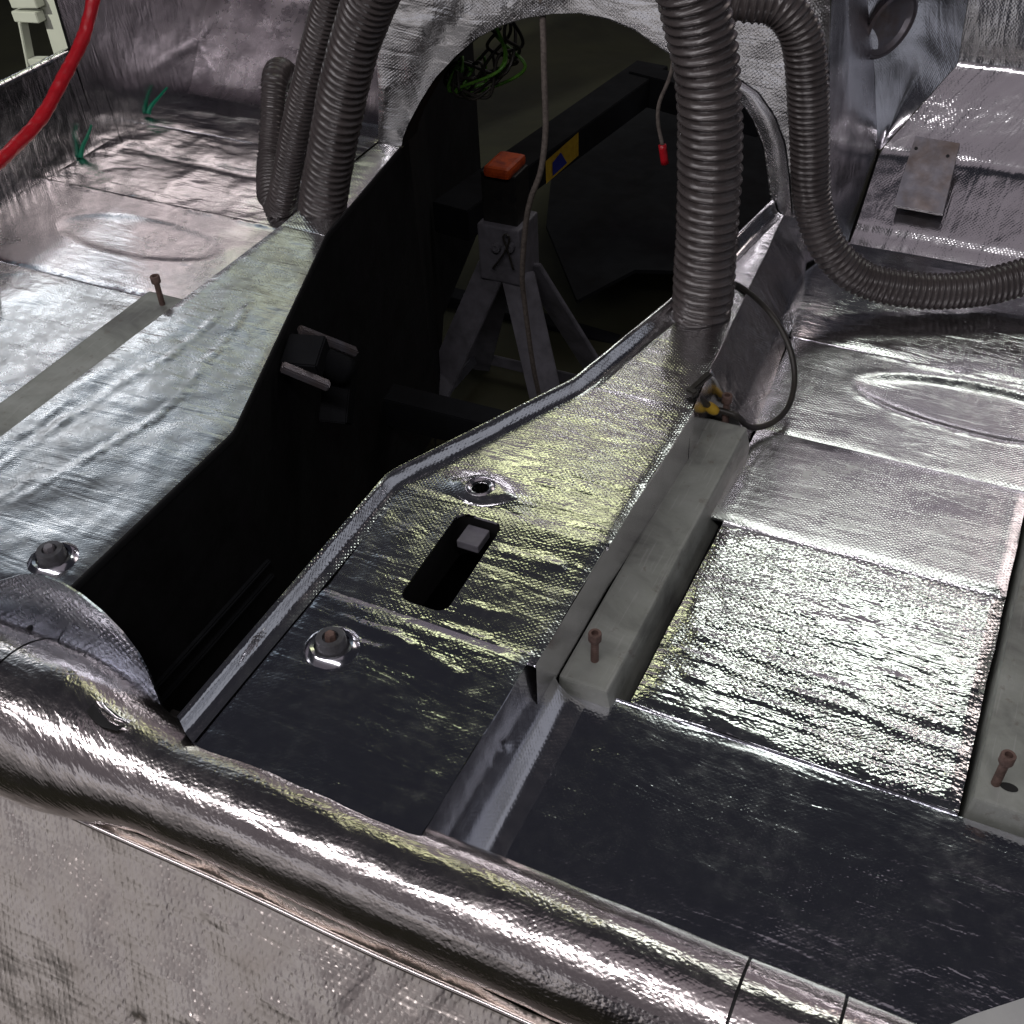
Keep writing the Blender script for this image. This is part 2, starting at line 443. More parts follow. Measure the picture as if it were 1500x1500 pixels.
def box(name, mn, mx, mat, parent=None, bevel=0.002, taper=None):
    bm = bmesh.new(); bmesh.ops.create_cube(bm, size=1)
    c = [(a+b)/2 for a, b in zip(mn, mx)]; d = [b-a for a, b in zip(mn, mx)]
    for v in bm.verts: v.co = Vector((c[0]+v.co.x*d[0], c[1]+v.co.y*d[1], c[2]+v.co.z*d[2]))
    if taper: taper(bm)
    if bevel: bmesh.ops.bevel(bm, geom=bm.edges[:], offset=bevel, segments=2, affect='EDGES', profile=0.6)
    me = bpy.data.meshes.new(name); bm.to_mesh(me); bm.free(); me.materials.append(M[mat])
    o = bpy.data.objects.new(name, me); COL.objects.link(o)
    if parent is not None:
        o.parent = parent
        o.matrix_parent_inverse = Matrix.Translation(-parent.location) if parent.parent is None else Matrix()
    return o

def bar(name, a, b, w, h, mat, parent=None, upv=(0, 0, 1), bevel=0.002):
    """rectangular bar from a to b, w wide, h deep"""
    a = Vector(a); b = Vector(b); t = (b-a).normalized(); s = t.cross(Vector(upv)).normalized(); n = s.cross(t)
    bm = bmesh.new(); vs = []
    for p in (a, b):
        for i, j in ((-1, -1), (1, -1), (1, 1), (-1, 1)): vs.append(bm.verts.new(p+s*(i*w/2)+n*(j*h/2)))
    for f in ((3, 2, 1, 0), (4, 5, 6, 7), (0, 1, 5, 4), (1, 2, 6, 5), (2, 3, 7, 6), (3, 0, 4, 7)): bm.faces.new([vs[i] for i in f])
    bmesh.ops.recalc_face_normals(bm, faces=bm.faces[:])
    if bevel: bmesh.ops.bevel(bm, geom=bm.edges[:], offset=bevel, segments=2, affect='EDGES')
    me = bpy.data.meshes.new(name); bm.to_mesh(me); bm.free(); me.materials.append(M[mat])
    o = bpy.data.objects.new(name, me); COL.objects.link(o)
    if parent is not None:
        o.parent = parent
        o.matrix_parent_inverse = Matrix.Translation(-parent.location) if parent.parent is None else Matrix()
    return o

def lathe(name, prof, loc, mat, parent=None, seg=28, axis=(0, 0, 1), squash=(1, 1)):
    q = Vector((0, 0, 1)).rotation_difference(Vector(axis)); V = []; F = []
    for r, z in prof:
        for i in range(seg):
            t = 2*math.pi*i/seg
            V.append(Vector(loc)+q @ Vector((r*math.cos(t)*squash[0], r*math.sin(t)*squash[1], z)))
    n = len(prof)
    for k in range(n-1):
        for i in range(seg):
            j = (i+1) % seg; F.append((k*seg+i, k*seg+j, (k+1)*seg+j, (k+1)*seg+i))
    o = mesh_obj(name, V, F, mat, parent)
    o.data.polygons.foreach_set('use_smooth', [True]*len(o.data.polygons))
    m = o.modifiers.new('edge', 'EDGE_SPLIT'); m.split_angle = math.radians(35)
    return o

def rounded(x0, x1, y0, y1, r, z, n=6):
    out = []
    for cx, cy, a0 in ((x1-r, y1-r, 0), (x0+r, y1-r, 90), (x0+r, y0+r, 180), (x1-r, y0+r, 270)):
        for i in range(n+1):
            a = math.radians(a0+90*i/n); out.append((cx+r*math.cos(a), cy+r*math.sin(a), z))
    return out

# ------------------------------------------------------------------ ground
g = mesh_obj('ground', [(-30, -20, -0.7), (30, -20, -0.7), (30, 40, -0.7), (-30, 40, -0.7)], [(0, 1, 2, 3)], 'ground', smooth=False)
tag(g, kind='structure')

# ------------------------------------------------------------------ car body
body = empty('car_body', (-0.67, 0.4, -0.2))
tag(body, 'stripped car body interior lined with silver foil sheets, tunnel top cut open', 'car body')

TZ = 0.100
# ---- tunnel: the cut opening with its black inner walls
right = [(-0.5635, 0.428), (-0.5630, 0.785), (-0.5590, 0.797), (-0.4485, 1.024), (-0.4040, 1.231), (-0.360, 1.545)]
left = [(-0.777, 0.40), (-0.777, 0.53), (-0.7775, 0.800), (-0.9360, 1.248), (-0.983, 1.545)]
def wall_rows(path, top, bot, out, ztop):
    return [[(x, y, ztop) for x, y in path], [(x+out*0.3, y, ztop-0.03) for x, y in path], [(x+out, y, bot) for x, y in path]]
tunnel = loft('tunnel', wall_rows(left+[(-0.985, 1.575)], 0, -0.50, 0.0, TZ), 'black', body, 0.02, 0.02, 0.0008, 3, 0)
loft('tunnel_wall', wall_rows(right, 0, -0.30, 0.02, TZ+0.018), 'black', tunnel, 0.02, 0.02, 0.0008, 4, 0, side=-1)
lp = [(x, y) for x, y in right]
loft('tunnel_lip', [[(x, y, TZ+0.0205) for x, y in lp], [(x+0.0030, y-0.001, TZ+0.0215) for x, y in lp], [(x+0.0065, y-0.003, TZ+0.014) for x, y in lp],
                     [(x+0.010, y-0.005, TZ+0.006) for x, y in lp], [(x+0.019, y-0.008, TZ+0.003) for x, y in lp]], 'foil', tunnel, 0.006, 0.004, 0.0005, 5, 1)
loft('tunnel_edge', [[(x-0.0015, y, TZ+0.0035) for x, y in left], [(x-0.0005, y, TZ+0.004) for x, y in left], [(x+0.001, y, TZ+0.001) for x, y in left], [(x+0.001, y, TZ-0.006) for x, y in left]], 'dark_gap', tunnel, 0.01, 0.003, 0.0002, 5, 1)

XR = -0.312   # right shoulder of the tunnel
# sheets on the right of the opening
sheet('foil_sheet', [(-0.548, 0.41, TZ), (-0.3205, 0.41, TZ), (-0.3185, 0.628, TZ), (-0.552, 0.628, TZ)], 'foil_dark', tunnel, seed=21, amp=0.002,
      sp=0.0055, creases=[(((-0.54, .600, TZ), (-0.45, .598, TZ), (-.36, .580, TZ)), .0022, .003), (((-0.50, .575, TZ), (-.41, .585, TZ), (-.33, .56, TZ)), .0016, .0025)])
slot = rounded(-0.470, -0.418, 0.645, 0.776, 0.012, TZ)
sheet('foil_sheet', [(-0.553, 0.622, TZ-0.003), (XR, 0.622, TZ-0.003), (XR+0.003, 0.795, TZ+0.005), (-0.549, 0.795, TZ+0.005)], 'foil', tunnel, holes=[slot], seed=22, amp=0.0014, lift=0.0008,
      sp=0.0045, creases=[(((-0.555, .6255, TZ), (-.32, .6275, TZ)), .0025, .0035), (((-0.41, .66, TZ), (-.33, .67, TZ)), .001, .003), (((-0.40, .70, TZ), (-.33, .69, TZ)), .001, .003), (((-0.41, .74, TZ), (-.34, .745, TZ)), .0012, .004)])
ch = (-0.4655, 0.8155)
hole = [(ch[0]+0.0098*math.cos(a*math.pi/8), ch[1]+0.0098*math.sin(a*math.pi/8), TZ) for a in range(16)]
def lens_bump(W):
    dx = (W[:, 0]-ch[0]-0.003)/0.045; dy = (W[:, 1]-ch[1])/0.024
    return 0.003*np.exp(-(dx*dx+dy*dy)**2)
sheet('foil_sheet', [(-0.550, 0.788, TZ+0.002), (XR+0.004, 0.788, TZ+0.002), (-0.303, 1.040, TZ+0.002), (-0.434, 1.040, TZ+0.002), (-0.546, 0.803, TZ+0.002)], 'foil', tunnel, holes=[hole], seed=23, amp=0.0012, lift=0.0016,
      sp=0.0045, extra=lens_bump, creases=[(((-0.55, .7905, TZ), (-.31, .7925, TZ)), .002, .0035)])
sheet('foil_sheet', [(-0.436, 1.035, TZ), (-0.308, 1.035, TZ), (-0.340, 1.545, TZ), (-0.352, 1.545, TZ), (-0.389, 1.231, TZ)], 'foil_strong', tunnel, seed=24, amp=0.0016, lift=0.0008)
lathe('hole_collar', [(0.0098, -0.014), (0.0100, 0.0045), (0.0125, 0.0058), (0.0165, 0.0040), (0.0185, 0.0010)], (ch[0], ch[1], TZ+0.0062), 'foil_soft', tunnel)
# lens of metal tape around the hole
def lens(n=14):
    a, b = 0.040, 0.0245; out = []
    for i in range(n): 
        t = -1+2*i/n; out.append((ch[0]+0.003+a*t, ch[1]-b*(1-t*t)+0.002*t, TZ))
    for i in range(n):
        t = 1-2*i/n; out.append((ch[0]+0.003+a*t, ch[1]+b*(1-t*t)+0.002*t, TZ))
    return out
big = [(ch[0]+0.0165*math.cos(a*math.pi/8), ch[1]+0.0165*math.sin(a*math.pi/8), TZ) for a in range(16)]
sheet('hole_tape', lens(), 'foil_soft', tunnel, holes=[big], sp=0.004, lift=0.0100, amp=0.0012, seed=9, wob=0.0008, drop=0.003)
# slot: inner sleeve and a tab
sl = rounded(-0.4705, -0.4175, 0.6445, 0.7765, 0.012, TZ)
loft('slot_sleeve', [[(x, y, TZ-0.0015+(y-.65)*.046) for x, y, z in sl+[sl[0]]], [(x, y, TZ-0.05) for x, y, z in sl+[sl[0]]]], 'black', tunnel, 0.01, 0.02, 0, 1, 0)
box('slot_tab', (-0.4585, 0.745, TZ-0.014), (-0.4335, 0.7725, TZ-0.004), 'stand', tunnel, 0.0015)

# left of the opening
sheet('foil_sheet', [(-0.779, 0.508, TZ), (-0.7795, 0.800, TZ), (-0.938, 1.250, TZ), (-1.018, 1.256, TZ), (-1.036, 0.45, TZ), (-0.86, 0.505, TZ)], 'foil_crumple', tunnel, seed=31, amp=0.0030, sp=0.0060, wob=0.0004,
      creases=[(((-0.93, .60, TZ), (-.88, .80, TZ), (-.90, .93, TZ), (-.93, 1.06, TZ)), .0018, .0028), (((-.99, .62, TZ), (-.97, .82, TZ), (-.95, .90, TZ), (-.95, 1.02, TZ)), .0018, .0025),
               (((-1.0, .55, TZ), (-.985, .75, TZ)), .002, .003), (((-.96, .52, TZ), (-.94, .66, TZ)), .002, .0028), (((-.90, .93, TZ), (-.87, 1.00, TZ)), .0013, .0022), (((-1.01, .6, TZ), (-1.005, .78, TZ)), .002, .003)])
sheet('foil_sheet', [(-0.937, 1.244, TZ), (-0.985, 1.552, TZ), (-1.028, 1.552, TZ), (-1.016, 1.244, TZ)], 'foil_strong', tunnel, seed=32, amp=0.002, lift=0.0012)
# tunnel flanks down to the floors
loft('foil_flank', [[(-0.3195, y, TZ+0.0005), (-0.3160, y, 0.055), (-0.3090, y, 0.032), (-0.2960, y, 0.020+(y-.68)*.05), (-0.2800, y, 0.0130+(y-.68)*.057), (-0.268, y, 0.0040+(y-.68)*.057)] for y in (0.41, 0.50, 0.58, 0.662)], 'foil_soft', tunnel, 0.005, 0.005, 0.0012, 41, 1, side=-1,
     creases=[(((-0.3150, 0.5554, 0.0706), (-0.3150, 0.5784, 0.0121), (-0.3150, 0.5776, -0.0301)), .003, .0022), (((-0.3150, 0.5303, 0.1193), (-0.3150, 0.5628, 0.0467), (-0.3150, 0.5722, -0.0067)), .003, .002), (((-0.3150, 0.5209, 0.1165), (-0.3150, 0.5404, 0.0592), (-0.3150, 0.5486, 0.0074)), .0022, .002)])
loft('foil_flank', [[(XR+0.001, 0.622, TZ+0.001), (XR+0.001, 0.622, 0.034)], [(XR+0.002, 0.80, TZ+0.001), (XR, 0.80, 0.034)], [(-0.305, 1.045, TZ+0.001), (-0.305, 1.045, 0.034)]], 'foil_soft', tunnel, 0.006, 0.006, 0.0006, 42, 0, side=-1)
loft('foil_flank', [[(-0.306, 1.036, TZ+0.002), (-0.3045, 1.036, 0.030)], [(-0.3135, 1.131, TZ+0.002), (-0.308, 1.131, 0.030)]], 'foil_soft', tunnel, 0.006, 0.006, 0.0004, 46, 0, side=-1)
loft('foil_flank', [[(-0.3135, 1.131, TZ+0.002), (-0.308, 1.131, 0.030)], [(-0.315, 1.1325, TZ+0.002), (-0.268, 1.1325, 0.020)]], 'foil_soft', tunnel, 0.006, 0.006, 0.0, 47, 0, side=-1)
loft('foil_flank', [
                     [(-0.315, 1.132, TZ+0.002), (-0.284, 1.132, 0.046), (-0.277, 1.132, 0.038), (-0.259, 1.132, 0.003)], [(-0.3225, 1.20, TZ+0.002), (-0.288, 1.20, 0.045), (-0.280, 1.20, 0.036), (-0.262, 1.20, 0.001)],
                     [(-0.343, 1.50, TZ+0.002), (-0.298, 1.50, 0.045), (-0.290, 1.50, 0.036), (-0.285, 1.50, 0.001)], [(-0.350, 1.56, TZ+0.002), (-0.305, 1.56, 0.045), (-0.30, 1.56, 0.036), (-0.305, 1.56, 0.001)]],
     'foil_strong', tunnel, 0.006, 0.006, 0.0012, 44, 1, side=-1)
loft('tunnel_flank', [[(-1.02, y, TZ-0.002), (-1.045, y, 0.0)] for y in (1.0, 1.3, 1.57)], 'foil_soft', tunnel, 0.01, 0.01, 0.001, 45, 0, side=1)
# threaded bosses standing on the tunnel
for bx, by in ((-0.8235, 0.551), (-0.4935, 0.564)):
    b = lathe('boss', [(0.0165, -0.006), (0.0160, 0.001), (0.0148, 0.003), (0.0143, 0.0125), (0.0130, 0.0145), (0.0078, 0.0147), (0.0072, 0.010), (0.0, 0.010)], (bx, by, TZ+0.002), 'dark_steel', tunnel, 24)
    lathe('stud', [(0.0058, 0), (0.0055, 0.010), (0.0045, 0.0118), (0.0, 0.012)], (bx, by, TZ+0.009), 'rust' if bx > -.6 else 'steel', tunnel, 6)
    lathe('foil_collar', [(0.0285, -0.002), (0.0250, 0.0022), (0.0205, 0.0050), (0.0172, 0.0042), (0.0165, 0.0)], (bx, by, TZ+0.002), 'foil_dark', tunnel, 15)

# ---- rear cross member wrapped in foil
def rad(x): 
    t = np.clip((-0.555-x)/0.15, 0, 1); return 0.0485+0.026*t*t*(3-2*t)
def wrap_rows(x0, x1, extra=0.0, n=24):
    rows = []
    for x in np.linspace(x0, x1, max(3, int((x1-x0)/0.02))):
        r = rad(x)+extra; row = []
        cy, cz = 0.400+0.006*np.clip((-.55-x)/.15, 0, 1), 0.058
        for a in np.linspace(math.radians(-35), math.radians(250), n):
            row.append((x, cy+r*math.cos(a), cz+r*math.sin(a)))
        rows.append(row)
    return rows
member = loft('rear_cross_member', wrap_rows(-1.20, 0.36, -0.0022), 'dark_gap', body, 0.012, 0.02, 0.0, 1, 0, side=-1)
for i, (x0, x1, e) in enumerate(((-1.19, -0.7425, .0004), (-0.7405, -0.0540, 0.0), (-0.0515, 0.0165, .0006), (0.0190, 0.35, -.0002))):
    loft('foil_wrap', wrap_rows(x0, x1, e), 'foil_wrap', member, 0.005, 0.005, 0.0019, 51+i, 1, side=-1)
# lower apron of the cross member, woven foil
ap = []
for x in np.linspace(-1.1, 0.3, 20):
    ap.append([(x, 0.3575, 0.034), (x, 0.352, 0.020), (x, 0.335, 0.005), (x, 0.27, -0.055), (x, 0.17, -0.16), (x, 0.10, -0.25)])
loft('foil_apron', ap, 'foil_weave', member, 0.004, 0.005, 0.0075, 61, 1, side=-1,
     creases=[(((-0.5781, 0.2655, -0.0705), (-0.5727, 0.2769, -0.0580), (-0.5715, 0.2876, -0.0465)), -0.0018, 0.0041), (((-0.4254, 0.2630, -0.0732), (-0.4150, 0.2645, -0.0715), (-0.4037, 0.2626, -0.0735)), 0.0024, 0.0041), (((-0.5532, 0.2619, -0.0743), (-0.5501, 0.2795, -0.0552), (-0.5450, 0.2962, -0.0371)), 0.0011, 0.0032), (((-0.5561, 0.2516, -0.0855), (-0.5324, 0.2518, -0.0853), (-0.5092, 0.2519, -0.0852)), 0.0025, 0.0045), (((-0.3386, 0.3214, -0.0098), (-0.3321, 0.3359, 0.0060), (-0.3238, 0.3532, 0.0247)), 0.0019, 0.0036), (((-0.4376, 0.2971, -0.0361), (-0.4292, 0.2971, -0.0362), (-0.4170, 0.2994, -0.0337)), -0.0016, 0.0042), (((-0.6853, 0.2527, -0.0843), (-0.6725, 0.2505, -0.0867), (-0.6663, 0.2514, -0.0858)), 0.0026, 0.0029), (((-0.4427, 0.2746, -0.0605), (-0.4347, 0.2909, -0.0428), (-0.4292, 0.3032, -0.0295)), 0.0018, 0.0026), (((-0.5481, 0.2915, -0.0422), (-0.5456, 0.3071, -0.0252), (-0.5408, 0.3241, -0.0068)), 0.0021, 0.0027), (((-0.4220, 0.2693, -0.0663), (-0.3946, 0.2683, -0.0674), (-0.3705, 0.2660, -0.0699)), 0.0025, 0.0027), (((-0.2816, 0.3303, -0.0001), (-0.2737, 0.3461, 0.0170), (-0.2691, 0.3593, 0.0314)), -0.0023, 0.0023), (((-0.5339, 0.2951, -0.0383), (-0.5308, 0.3108, -0.0213), (-0.5278, 0.3268, -0.0039)), 0.0011, 0.0044), (((-0.5118, 0.2367, -0.1016), (-0.4917, 0.2352, -0.1032), (-0.4728, 0.2356, -0.1029)), 0.0018, 0.0036), (((-0.5451, 0.2625, -0.0736), (-0.5407, 0.2694, -0.0662), (-0.5439, 0.2744, -0.0607)), -0.0014, 0.0039), (((-0.4167, 0.3031, -0.0296), (-0.4070, 0.3031, -0.0296), (-0.3922, 0.3005, -0.0324)), -0.0027, 0.0042), (((-0.7239, 0.2305, -0.1083), (-0.7091, 0.2302, -0.1087), (-0.6962, 0.2335, -0.1052)), -0.0019, 0.0040), (((-0.5224, 0.3089, -0.0234), (-0.5026, 0.3106, -0.0215), (-0.4868, 0.3112, -0.0208)), 0.0011, 0.0027), (((-0.5569, 0.2681, -0.0676), (-0.5586, 0.2813, -0.0532), (-0.5618, 0.2898, -0.0440)), 0.0025, 0.0022), (((-0.4282, 0.3010, -0.0319), (-0.4139, 0.2986, -0.0344), (-0.4001, 0.3015, -0.0314)), 0.0023, 0.0030), (((-0.7068, 0.3037, -0.0289), (-0.7045, 0.3128, -0.0191), (-0.7002, 0.3247, -0.0062)), -0.0016, 0.0044), (((-0.4956, 0.3317, 0.0014), (-0.4804, 0.3300, -0.0004), (-0.4667, 0.3313, 0.0010)), -0.0024, 0.0027), (((-0.4583, 0.3208, -0.0104), (-0.4528, 0.3380, 0.0082), (-0.4454, 0.3539, 0.0255)), 0.0014, 0.0030), (((-0.7421, 0.2700, -0.1636), (-0.6685, 0.2700, -0.1794), (-0.5244, 0.2500, -0.0745)), .005, .005), (((-0.6546, 0.2700, -0.0814), (-0.5574, 0.2700, -0.0778), (-0.4692, 0.2700, -0.0577)), -.004, .004)])
tube('apron_bead', [(x, 0.3505+0.0008*math.sin(x*23), 0.0255) for x in np.linspace(-1.1, 0.3, 30)], 0.0028, 'foil_wrap', member, 8, 0.012, smooth_n=3)
box('rear_light_block', (-1.6, 0.10, -0.66), (0.4, 0.112, -0.24), 'black', body, 0.002)  # panel added to keep the rear lamps from lighting the underside
# arched plate closing the tunnel behind the opening
arc = [(-0.6220, 0.4583, 0.0534), (-0.6235, 0.4625, 0.0700), (-0.6325, 0.4693, 0.0973), (-0.6446, 0.4742, 0.1170), (-0.6609, 0.4784, 0.1334), (-0.6829, 0.4822, 0.1486), (-0.7057, 0.4848, 0.1592), (-0.7293, 0.4863, 0.1653), (-0.7542, 0.4863, 0.1653), (-0.7813, 0.4842, 0.1567), (-0.8103, 0.4804, 0.1415)]
arc = arc + [(-0.8519, 0.4736, 0.1143), (-0.9049, 0.4618, 0.0673), (-0.9553, 0.4459, 0.0036)]
plate = sheet('tunnel_end_plate', [(-0.6289, 0.4418, -0.0129)] + arc + [(-1.0012, 0.4020, -0.1719)], 'foil_blue', body, up=(0, -1, 0), sp=0.006, amp=0.0008, seed=71, thick=0.002)
# tear in the wrap
tear = [(-0.6376, 0.3983, 0.1243), (-0.6377, 0.4080, 0.1243), (-0.6275, 0.4032, 0.1218), (-0.6170, 0.4005, 0.1191), (-0.6075, 0.4009, 0.1168), (-0.6015, 0.4057, 0.1153), (-0.6044, 0.3968, 0.1158), (-0.6173, 0.3935, 0.1185), (-0.6278, 0.3946, 0.1213)]
mesh_obj('wrap_tear', tear, [tuple(range(9))], 'dark_gap', member, smooth=False)  # dark patch on the surface, paints the depth of the tear
loft('torn_flap', [[(-0.6374, 0.4110, 0.1239), (-0.6274, 0.4066, 0.1217), (-0.6150, 0.4042, 0.1186), (-0.6019, 0.4063, 0.1154)], [(-0.6300, 0.4105, 0.1281), (-0.6198, 0.4065, 0.1257), (-0.6091, 0.4036, 0.1232), (-0.5987, 0.4073, 0.1186)], [(-0.6258, 0.4130, 0.1246), (-0.6169, 0.4095, 0.1238), (-0.6071, 0.4076, 0.1215), (-0.6006, 0.4106, 0.1166)]], 'foil_soft', member, 0.003, 0.003, 0.0004, 66, 1)

# ---- rear footwell and step
floor_rear = sheet('rear_footwell', [(-0.313, 0.38, -0.006), (0.40, 0.38, -0.006), (0.40, 0.681, 0.011), (-0.313, 0.681, 0.011)], 'foil_dark', body, amp=0.0022, seed=81, sp=0.0065)
loft('foil_step', [[(x, 0.6805, 0.006), (x, 0.6815, 0.0140)] for x in np.linspace(-0.255, 0.068, 8)], 'foil_dark', floor_rear, 0.005, 0.006, 0.0004, 82, 0)

# ---- right floor
def ellipse_press(cx, cy, a, b, h=0.004):
    def f(W):
        d = np.sqrt(((W[:, 0]-cx)/a)**2+((W[:, 1]-cy)/b)**2)
        return -h*0.5*(1+np.tanh((1-d)*6)) + h*0.35*np.exp(-((d-1.12)/0.09)**2)
    return f
fr = box('right_floor', (-0.36, 0.69, -0.030), (0.40, 1.69, -0.018), 'black', body, 0)
sheet('foil_sheet', [(-0.240, 0.682, 0.0140), (0.068, 0.682, 0.0140), (0.068, 0.978, 0.0065), (-0.240, 0.978, 0.0065)], 'foil_patch', fr, seed=91, amp=0.0016, sp=0.0045,
      creases=[(((-.21, .79, 0), (-.1, .785, 0), (.055, .775, 0)), .0022, .004), (((-.22, .765, 0), (-.05, .758, 0), (.06, .745, 0)), .0024, .0035), (((-.2, .735, 0), (-.08, .735, 0)), .0016, .003), (((.056, .70, 0), (.056, .97, 0)), .002, .004)])
sheet('foil_sheet', [(-0.256, 0.974, 0.0095), (0.068, 0.974, 0.0095), (0.068, 1.168, 0.0010), (-0.256, 1.168, 0.0010)], 'foil_soft', fr, seed=92, amp=0.0008, lift=0.001,
      creases=[(((-.238, .98, 0), (-.238, 1.165, 0)), .0012, .003), (((.058, .98, 0), (.058, 1.165, 0)), .0012, .003)])
sheet('foil_sheet', [(-0.262, 1.164, 0), (0.38, 1.164, 0), (0.38, 1.392, 0), (-0.275, 1.392, 0)], 'foil_soft', fr, seed=93, amp=0.0012, extra=ellipse_press(*(-0.0053, 1.3143, 0.0000)[:2], 0.148, 0.050),
      creases=[(((-.27, 1.388, 0), (.3, 1.386, 0)), .003, .004)])
sheet('foil_sheet', [(-0.275, 1.388, 0.001), (0.38, 1.388, 0.001), (0.38, 1.682, 0.001), (-0.272, 1.682, 0.001), (-0.305, 1.56, 0.001)], 'foil', fr, seed=94, amp=0.003, lift=0.001, sp=0.007)
sheet('foil_sheet', [(0.141, 0.688, 0.001), (0.40, 0.688, 0.001), (0.40, 1.168, 0.001), (0.141, 1.168, 0.001)], 'foil_soft', fr, seed=95, sp=0.009)

# ---- seat rails
def rail(x0, x1, y0, y1, z0, z1, slope, mat='primer'):
    def tp(bm):
        for v in bm.verts:
            if v.co.z > (z0+z1)/2:
                v.co.x += slope[0] if v.co.x < (x0+x1)/2 else slope[1]
                v.co.y += 0.002 if v.co.y < (y0+y1)/2 else -0.006
    return box('seat_rail', (x0, y0, z0), (x1, y1, z1), mat, body, 0.0035, tp)
rail(-0.311, -0.249, 0.667, 1.130, -0.022, 0.034, (0.0, -0.011))
rr_ = rail(0.070, 0.140, 0.686, 1.13, -0.022, 0.034, (0.006, -0.006))
rail(-1.108, -1.030, 0.40, 1.045, 0.0, 0.088, (0.008, 0.0))
rail(-1.49, -1.42, 0.40, 1.045, 0.0, 0.045, (0.008, -0.008))

sh = (0.1021, 0.7111, 0.0345)
lathe('rail_slot', [(0.0, 0.0), (0.0052, 0.0)], (sh[0], sh[1], 0.0344), 'dark_gap', rr_, 16, squash=(1.5, 0.9))  # flat dark disc, the shade inside the slot is painted

# ---- left floor
fl = box('left_floor', (-1.68, 0.40, -0.030), (-1.20, 1.83, -0.018), 'black', body, 0)
c1 = (-1.3423, 1.2794, 0.0000)
sheet('foil_sheet', [(-1.66, 0.42, 0), (-1.04, 0.42, 0), (-1.04, 1.136, 0), (-1.66, 1.136, 0)], 'foil_crumple', fl, seed=101, amp=0.003, sp=0.008)
sheet('foil_sheet', [(-1.66, 1.130, 0.001), (-1.03, 1.130, 0.001), (-1.03, 1.396, 0.001), (-1.66, 1.396, 0.001)], 'foil_soft', fl, seed=102, amp=0.0012, lift=0.001, extra=ellipse_press(c1[0], c1[1], 0.15, 0.055, 0.0022), sp=0.007,
      creases=[(((-1.66, 1.390, 0), (-1.03, 1.390, 0)), .003, .004), (((-1.66, 1.136, 0), (-1.03, 1.136, 0)), .0018, .003)])
sheet('foil_sheet', [(-1.66, 1.391, 0), (-1.12, 1.391, 0), (-1.12, 1.668, 0), (-1.66, 1.668, 0)], 'foil', fl, seed=103, amp=0.004, sp=0.007, creases=[(((-1.6, 1.56, 0), (-1.35, 1.545, 0), (-1.1, 1.54, 0)), -.004, .012)])
sheet('foil_sheet', [(-1.66, 1.662, 0.001), (-1.16, 1.662, 0.001), (-1.16, 1.815, 0.001), (-1.66, 1.815, 0.001)], 'foil', fl, seed=104, amp=0.003, lift=0.001, sp=0.008, creases=[(((-1.65, 1.745, 0), (-1.1, 1.755, 0)), .003, .008)])

# ---- left sill and door pillar
sill = box('left_sill', (-1.676, 0.40, -0.10), (-1.669, 1.552, 0.180), 'black', body, 0.002)
loft('foil_sheet', [[(-1.658, y, 0.001), (-1.661, y, 0.06), (-1.664, y, 0.13), (-1.6665, y, 0.180), (-1.669, y, 0.1845), (-1.677, y, 0.182)] for y in (0.42, 0.8, 1.2, 1.552)], 'foil', sill, 0.008, 0.008, 0.0018, 111, 1)
pil = box('left_pillar', (-1.676, 1.5535, -0.10), (-1.669, 2.10, 0.42), 'black', body, 0.002)
loft('foil_sheet', [[(-1.658, y, 0.001), (-1.661, y, 0.10), (-1.664, y, 0.2), (-1.666, y, 0.42)] for y in (1.550, 1.7, 1.82, 2.05)], 'foil', pil, 0.008, 0.008, 0.0014, 112, 1,
     creases=[(((-1.6600, 1.6857, 0.0760), (-1.6600, 1.9071, 0.0851)), .0012, .006)])
# ---- left toe board
loft('left_toe_board', [[(x, 1.812, 0.001), (x, 1.83, 0.012), (x, 1.955, 0.17), (x, 2.03, 0.30)] for x in (-1.662, -1.5, -1.3, -1.20)], 'foil_dull', body, 0.01, 0.01, 0.002, 113, 1, side=-1)

# ---- firewall hump with the arch
Y0 = 1.55
def fy(z): return 1.55+0.2*(z-0.1)
arch = [(-0.9816, 1.5509, 0.1047), (-0.9789, 1.5538, 0.1190), (-0.9685, 1.5584, 0.1418), (-0.9458, 1.5661, 0.1803), (-0.9189, 1.5736, 0.2182), (-0.8855, 1.5804, 0.2518), (-0.8484, 1.5864, 0.2820), (-0.8099, 1.5906, 0.3031), (-0.7698, 1.5935, 0.3173), (-0.7261, 1.5956, 0.3281), (-0.6830, 1.5966, 0.3332), (-0.6378, 1.5959, 0.3295), (-0.5970, 1.5940, 0.3202), (-0.5368, 1.5885, 0.2925), (-0.4831, 1.5843, 0.2716), (-0.4348, 1.5800, 0.2502), (-0.4064, 1.5744, 0.2218), (-0.3859, 1.5675, 0.1874), (-0.3713, 1.5584, 0.1419), (-0.3589, 1.5484, 0.0920)]
firewall = sheet('firewall', [(-1.028, fy(0.095), 0.095), (-1.0251, 1.5611, 0.1555), (-1.0283, 1.5816, 0.2580), (-1.0272, 1.5934, 0.3171), (-1.02, fy(0.46), 0.46), (-0.325, fy(0.46), 0.46), (-0.3284, 1.6065, 0.3825), (-0.3121, 1.5866, 0.2830), (-0.2971, 1.5709, 0.2046), (-0.300, fy(0.09), 0.09), (-0.312, fy(0), 0.0), (-0.345, fy(0), 0.0)] + arch[::-1],
      'foil', body, up=(0, -1, 0), sp=0.006, amp=0.003, seed=121, thick=0.003, creases=[(((-0.8103, 1.5975, 0.3374), (-0.8094, 1.5938, 0.3190)), .003, .003), (((-0.7856, 1.5979, 0.3397), (-0.7905, 1.5951, 0.3255)), .003, .003)])
